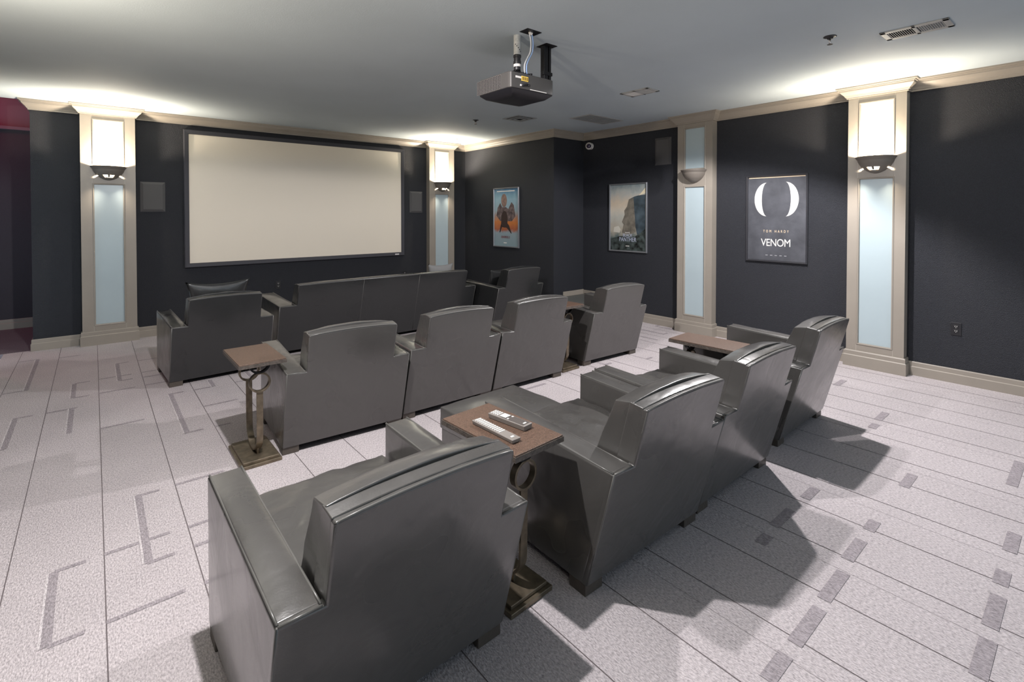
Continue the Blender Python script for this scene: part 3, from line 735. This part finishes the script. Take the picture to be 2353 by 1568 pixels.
# ------------------------------------------------------------------ seating
RK = .274
def yr(z): return -RK * z            # raked rear plane
def arc_top(amount):
    def f(p, u, v, w_):
        return p + Vector((0, 0, amount * (1 - u * u) * max(0, w_)))
    return f
def make_seat(name, label, cat, W, wb, D, nseat, lm, group=None, ha=.54, hf=.572, ht=.772, padarm=.016, armbulge=.003, arc=.020):
    t = empty(name, (0, 0, 0), 0, label, cat, group)
    lea = M[lm]; pip = M['piping']
    zb = .044
    # one continuous raked T-shaped rear panel
    b = BM(); TH = .032
    pts = [(-W, zb), (W, zb), (W, ha), (wb, ha), (wb, ht), (-wb, ht), (-wb, ha), (-W, ha)]
    xs_ = [-W, -wb, -wb / 3, wb / 3, wb, W]; zs_ = [zb, .2, .36, ha, .66, ht]
    vv = {}
    def inside(i, j): return (0 < i < 4) or zs_[j + 1] <= ha + 1e-6
    def gv(i, j, k):
        key = (i, j, k)
        if key not in vv:
            x, z = xs_[i], zs_[j]
            z2 = z + (.010 * (1 - (x / wb) ** 2) if j == len(zs_) - 1 else 0)
            cx_ = 1 if 0 < i < 5 and 0 < j < 5 else 0
            vv[key] = b.verts.new((x, yr(z) + (TH if k else -.004 * cx_), z2))
        return vv[key]
    cells = [(i, j) for i in range(5) for j in range(5) if inside(i, j)]
    for i, j in cells:
        b.faces.new([gv(*q, 0) for q in ((i, j), (i + 1, j), (i + 1, j + 1), (i, j + 1))])
        b.faces.new([gv(*q, 1) for q in ((i, j), (i + 1, j), (i + 1, j + 1), (i, j + 1))])
        for (di, dj), e in (((-1, 0), ((i, j), (i, j + 1))), ((1, 0), ((i + 1, j), (i + 1, j + 1))), ((0, -1), ((i, j), (i + 1, j))), ((0, 1), ((i, j + 1), (i + 1, j + 1)))):
            if (i + di, j + dj) not in cells: b.faces.new([gv(*e[0], 0), gv(*e[1], 0), gv(*e[1], 1), gv(*e[0], 1)])
    rp = link('rear_panel', b, lea, t, bevel=.008, seg=3)
    # lower box between the arms
    link('base', boxm(-wb, wb, yr(zb) + .05, D - .02, zb, .30), lea, t, bevel=.012)
    link('dust_cover', boxm(-W + .03, W - .03, .03, D - .03, zb - .008, zb + .004), M['under'], t)
    for s in (-1, 1):
        x0, x1 = sorted((s * W, s * (wb + .002)))
        C = hexa(x0, x1, ((yr(zb) + .022, zb), (D, zb), (D, hf), (yr(ha) + .012, ha + .001)))
        pf = [.006, .006, 0, .004, 0, padarm]
        if s < 0: pf[1] = 0
        else: pf[0] = 0
        a = link('arm', pad(BM(), C, pf, n=12, wr=.0015, wseed=s * 3), lea, t, bevel=.012 + armbulge, seg=4)
        # piping along both top edges, across the rear and down the rear corner
        b = BM(); e = .003; n_ = 14
        for xx in (x0 + .006, x1 - .006):
            tube(b, [(xx, yr(ha) + .01 + (D - .012 - yr(ha)) * i / n_, ha + (hf - ha) * i / n_ + .0005) for i in range(n_ + 1)], .0042, 6)
        tube(b, [(x0 + .006, yr(ha) + .004, ha), (x1 - .004, yr(ha) + .004, ha)], .0042, 6)
        xo = x0 if s < 0 else x1
        tube(b, [(xo - s * .004, yr(z) + .004, z) for z in (ha, .4, .25, zb + .01)], .0042, 6)
        tube(b, [(xo - s * .004, D - .004, z) for z in (hf - .005, .3, zb + .01)], .0038, 6)
        link('piping', b, pip, a, smooth=True)
    # back: outer frame (raked) and inner cushion
    th = .085
    C = {}
    for sx, x in ((-1, -wb), (1, wb)):
        C[(sx, -1, -1)] = (x, yr(zb) + .02, zb); C[(sx, 1, -1)] = (x, yr(zb) + th, zb)
        C[(sx, -1, 1)] = (x, yr(ht) + .02, ht + .002); C[(sx, 1, 1)] = (x, yr(ht) + th, ht + .008)
    bk = link('backrest', pad(BM(), C, (0, 0, 0, 0, 0, .004), n=14, wr=.0012, wseed=9, warp=arc_top(.010)), lea, t, bevel=.008, seg=3)
    b = BM()
    tube(b, [(-wb + .005, yr(ha) + .004, ha)] + [(-wb + .004, yr(z) + .004, z) for z in (.6, .7, ht - .012)] + [(-wb + .014, yr(ht) + .004, ht - .001)] +
         [(-wb + .014 + (2 * wb - .028) * i / 10, yr(ht) + .003, ht + .001 + .010 * math.sin(math.pi * i / 10)) for i in range(1, 10)] + [(wb - .014, yr(ht) + .004, ht - .001)] + [(wb - .004, yr(z) + .004, z) for z in (ht - .012, .7, .6)] + [(wb - .005, yr(ha) + .004, ha)], .0042, 6)
    if nseat > 1:
        for k in range(1, nseat):
            x = -wb + 2 * wb * k / nseat; tube(b, [(x, yr(z) - .0035, z) for z in (ht, .5, zb + .01)], .002, 6)
    link('piping', b, pip, bk, smooth=True)
    cw = 2 * wb / nseat
    for k in range(nseat):
        a0, a1 = -wb + cw * k + .003, -wb + cw * (k + 1) - .003
        # rounded inner back cushion
        C = {}
        for sx, x in ((-1, a0), (1, a1)):
            y0 = lambda z: yr(z) + th - .020
            C[(sx, -1, -1)] = (x, y0(.36), .36); C[(sx, 1, -1)] = (x, y0(.36) + .16, .36)
            C[(sx, -1, 1)] = (x, y0(ht), ht + .010); C[(sx, 1, 1)] = (x, y0(ht) + .094, ht - .006)
        link('back_cushion', pad(BM(), C, (0, 0, 0, .030, 0, .006), n=16, wr=.004, wseed=k * 5 + 1, wscale=9, warp=arc_top(arc)), lea, t, bevel=.016, seg=5)
        C = hexa(a0 + .004, a1 - .004, ((.10, .30), (D - .002, .30), (D + .002, .440), (.10, .425)))
        c = link('seat_cushion', pad(BM(), C, (0, 0, 0, .012, 0, .030), n=32, wr=.013, wseed=k * 7 + 2, wscale=11), lea, t, bevel=.02, seg=4)
    for sx in (-1, 1):
        for y in (yr(.03) + .004, D - .096):
            link('foot', boxm(sx * (W - .052) - .050, sx * (W - .052) + .050, y, y + .09, 0, zb + .002), M['foot'], t, bevel=.003)
    return t
GB, GM, GF = 'armchairs in the back row', 'armchairs in the middle row', 'seats in the front row'
W1, WB1, D1 = .396, .281, .668
chair0 = make_seat('club_armchair', 'nearest grey leather armchair, left of the table with the remotes', 'armchair', W1, WB1, D1, 1, 'leather', GB)
def put(o, x, y, deg): o.location = (x, y, 0); o.rotation_euler = (0, 0, R(deg))
put(chair0, .706, 1.373, .8)
def another(x, y, deg, label, group):
    c = copy_tree(chair0); put(c, x, y, deg); c['label'] = label; c['group'] = group; return c
another(1.853, 1.289, -1.1, 'grey leather armchair right of the remotes table, ottoman in front', GB)
another(2.691, 1.302, .2, 'back row armchair between the ottoman chair and the far tray table', GB)
another(3.753, 1.352, .7, 'back row leather armchair nearest the right wall', GB)
another(1.276, 3.249, -3.6, 'middle row armchair beside the bronze table with the brown top', GM)
another(2.102, 3.264, -1.4, 'middle row armchair, central of the three touching chairs', GM)
another(2.917, 3.251, -1.6, 'right one of the three touching middle row armchairs', GM)
another(4.086, 3.282, -2.9, 'middle row armchair standing alone nearest the right wall', GM)
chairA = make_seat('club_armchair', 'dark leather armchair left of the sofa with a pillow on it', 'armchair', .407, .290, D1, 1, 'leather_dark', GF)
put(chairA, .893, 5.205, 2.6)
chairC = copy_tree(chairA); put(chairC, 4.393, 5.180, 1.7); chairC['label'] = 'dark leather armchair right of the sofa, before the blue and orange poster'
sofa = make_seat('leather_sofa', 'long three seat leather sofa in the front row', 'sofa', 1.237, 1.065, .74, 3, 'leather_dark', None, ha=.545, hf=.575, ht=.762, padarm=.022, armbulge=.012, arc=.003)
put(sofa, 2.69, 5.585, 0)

t = empty('ottoman', (1.78, 2.205, 0), R(1.5), 'wide grey leather ottoman in front of a back row armchair', 'ottoman')
C = hexa(-.275, .275, ((-.215, .055), (.215, .055), (.215, .30), (-.215, .30)))
link('base', pad(BM(), C, n=4), M['leather'], t, bevel=.012)
C = hexa(-.278, .278, ((-.218, .29), (.218, .29), (.222, .408), (-.222, .408)))
ct = link('cushion_top', pad(BM(), C, (.006, .006, .004, .006, 0, .030), n=18, wr=.006, wseed=31, wscale=7), M['leather'], t, bevel=.02, seg=4)
b = BM(); tube(b, [(-.274, -.214, .30), (.274, -.214, .30), (.274, .214, .30), (-.274, .214, .30)], .004, 6, True); link('piping', b, M['piping'], ct)
for sx in (-1, 1):
    for sy in (-1, 1): link('foot', boxm(sx * .235 - .03, sx * .235 + .03, sy * .175 - .03, sy * .175 + .03, 0, .056), M['foot'], t)

def pillow(label, w_, h, loc, rz, tilt, m, pts=1.0, thick=.05):
    bm = BM(); n = 22; g = {}
    for side in (-1, 1):
        for i in range(n + 1):
            for j in range(n + 1):
                u, v = -1 + 2 * i / n, -1 + 2 * j / n
                edge = i in (0, n) or j in (0, n)
                if edge and side == 1: g[(1, i, j)] = g[(-1, i, j)]; continue
                pinch = 1 - .17 * pts * (1 - v * v) * abs(u) ** 1.5
                pinch2 = 1 - .17 * pts * (1 - u * u) * abs(v) ** 1.5
                th_ = thick * ((1 - u * u) * (1 - v * v)) ** .5
                th_ += .004 * noise.noise(Vector((u * 3, v * 3, side))) * (1 - u * u) * (1 - v * v)
                g[(side, i, j)] = bm.verts.new((u * w_ / 2 * pinch, side * th_, v * h / 2 * pinch2))
    for side in (-1, 1):
        for i in range(n):
            for j in range(n):
                bm.faces.new((g[(side, i, j)], g[(side, i + 1, j)], g[(side, i + 1, j + 1)], g[(side, i, j + 1)]))
    t = tag(link('throw_pillow', bm, m, None, smooth=True), label, 'pillow')
    t.location = loc; t.rotation_euler = (tilt, 0, rz); return t
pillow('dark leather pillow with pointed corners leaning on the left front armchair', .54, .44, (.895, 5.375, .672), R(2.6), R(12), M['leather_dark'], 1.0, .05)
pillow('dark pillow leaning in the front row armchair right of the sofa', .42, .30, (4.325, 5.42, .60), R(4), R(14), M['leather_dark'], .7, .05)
pillow('small pale grey pillow peeking over the right end of the sofa back', .38, .38, (3.56, 5.76, .655), R(-4), R(12), mat('pale_grey_cloth', (.22, .22, .22), .8, .2), .8, .06)

# ------------------------------------------------------------------ pedestal tables
def table(label):
    """local: long side along y; top .26 x .455, base .22 x .37"""
    t = empty('pedestal_table', (0, 0, 0), 0, label, 'side table')
    bm = boxm(-.128, .128, -.226, .226, .607, .632)
    top = link('tabletop', bm, M['wood_top'], t, bevel=.002, seg=2)
    b = BM()
    pr_ = [(0, .606), (.003, .606), (.003, .626), (0, .626)]
    sweep(b, [(-.128, -.226), (.128, -.226), (.128, .226), (-.128, .226)], pr_, -1, closed=True)
    link('edge_band', b, M['table_edge'], top)
    # stepped base plate
    b = BM(); box(b, -.112, .112, -.187, .187, 0, .020)
    bb = link('base_plate', b, M['bronze'], t, bevel=.003)
    b = BM(); box(b, -.098, .098, -.170, .170, .020, .036); link('base_step', b, M['bronze'], bb, bevel=.003)
    # flat bar bent into a U in the y-z plane
    pts = [(.135, .43), (.135, .25)]
    for i in range(1, 12):
        a = math.pi * i / 12
        pts.append((.135 * math.cos(a), .17 - .125 * math.sin(a) + .0))
    pts += [(-.135, .25), (-.135, .43)]
    b = BM(); w_ = .018; th_ = .0055; rows = []
    for i, p in enumerate(pts):
        a = Vector(pts[max(i - 1, 0)]); c = Vector(pts[min(i + 1, len(pts) - 1)]); d = (c - a).normalized(); nn = Vector((-d.y, d.x))
        q = Vector(p)
        rows.append([b.verts.new((sx * w_, (q + nn * th_ * sn).x, (q + nn * th_ * sn).y)) for sx, sn in ((-1, -1), (1, -1), (1, 1), (-1, 1))])
    for A, B in zip(rows, rows[1:]):
        for k in range(4): b.faces.new((A[k], A[(k + 1) % 4], B[(k + 1) % 4], B[k]))
    b.faces.new(rows[0]); b.faces.new(rows[-1][::-1])
    link('u_frame', b, M['bronze'], t, bevel=.0012, seg=2)
    # web under the curve
    link('web', prism(BM(), [(-.085, .034), (.085, .034), (.085, .075), (.05, .056), (0, .048), (-.05, .056), (-.085, .075)], 0, -.005, .005), M['bronze'], t)
    def ring(y, zc, r, ax='x', half=False):
        b = BM(); N = 28; rows = []
        a0, a1 = (math.pi, 2 * math.pi) if half else (0, 2 * math.pi)
        cnt = N + 1 if half else N
        for i in range(cnt):
            a = a0 + (a1 - a0) * i / N
            rr = []
            for dr, dy in ((-.005, -.015), (.005, -.015), (.005, .015), (-.005, .015)):
                rr.append(b.verts.new(((r + dr) * math.cos(a), y + dy, zc + (r + dr) * math.sin(a))))
            rows.append(rr)
        for i in range(N):
            A, B = rows[i], rows[(i + 1) % cnt]
            for k in range(4): b.faces.new((A[k], A[(k + 1) % 4], B[(k + 1) % 4], B[k]))
        if half: b.faces.new(rows[0]); b.faces.new(rows[-1][::-1])
        return b
    for y in (-.135, .135):
        link('ring', ring(y, .488, .055), M['bronze'], t, bevel=.001, seg=2)
        link('cup', ring(y, .603, .056, half=True), M['blackmetal'], t, bevel=.001, seg=2)
    link('top_rail', boxm(-.02, .02, -.15, .15, .598, .607), M['blackmetal'], t)
    return t
tb = table('bronze pedestal table with a plain brown top at the middle row left end')
put(tb, .758, 3.405, 0)
def tcopy(x, y, deg, label):
    c = copy_tree(tb); put(c, x, y, deg); c['label'] = label; return c
tcopy(1.268, 1.585, 3, 'bronze pedestal table carrying two remotes between back row armchairs')
tcopy(3.222, 1.742, 2.5, 'dark topped pedestal table between the two right armchairs of the back row')
tcopy(3.50, 3.47, 0, 'pedestal table mostly hidden between the right two middle row armchairs')

# remotes
def remote(label, L_, W_, H, nx, ny, k0, k1, loc, rz, dark):
    t = empty('remote_control', loc, rz, label, 'remote control')
    C = {}
    for sx in (-1, 1):
        for sy in (-1, 1):
            C[(sx, sy, -1)] = (sx * W_ * .43, sy * L_ * .49, 0); C[(sx, sy, 1)] = (sx * W_ / 2, sy * L_ / 2, H)
    body = link('casing', pad(BM(), C, n=1), M['remote'], t, bevel=.003)
    if dark: link('face_plate', boxm(-W_ * .40, W_ * .40, -L_ * .45, L_ * .18, H - .0005, H + .0008), M['remote_dark'], body)
    b = BM()
    for j in range(ny):
        for i in range(nx):
            x = -W_ * .36 + W_ * .72 * (i + .5) / nx; y = L_ * (k0 + (k1 - k0) * (j + .5) / ny)
            sx = W_ * .72 / nx * .32; sy = L_ * abs(k1 - k0) / ny * .30
            box(b, x - sx, x + sx, y - sy, y + sy, H - .001, H + .0028)
    if dark:
        box(b, -W_ * .30, W_ * .30, L_ * .04, L_ * .20, H - .001, H + .003)
        box(b, -W_ * .36, -W_ * .2, -L_ * .04, 0, H - .001, H + .002); box(b, W_ * .2, W_ * .36, -L_ * .04, 0, H - .001, H + .002)
    box(b, -W_ * .16, W_ * .16, -L_ * .42, -L_ * .38, H, H + .0014)
    link('keypad', b, M['keys'], body)
    return t
remote('slim grey remote with many small keys, left of the two', .252, .045, .016, 4, 12, -.18, .46, (1.217, 1.553, .6325), R(2), False)
remote('thicker remote with a dark face, right of the two', .205, .052, .022, 3, 4, .24, .47, (1.317, 1.585, .6325), R(8), True)
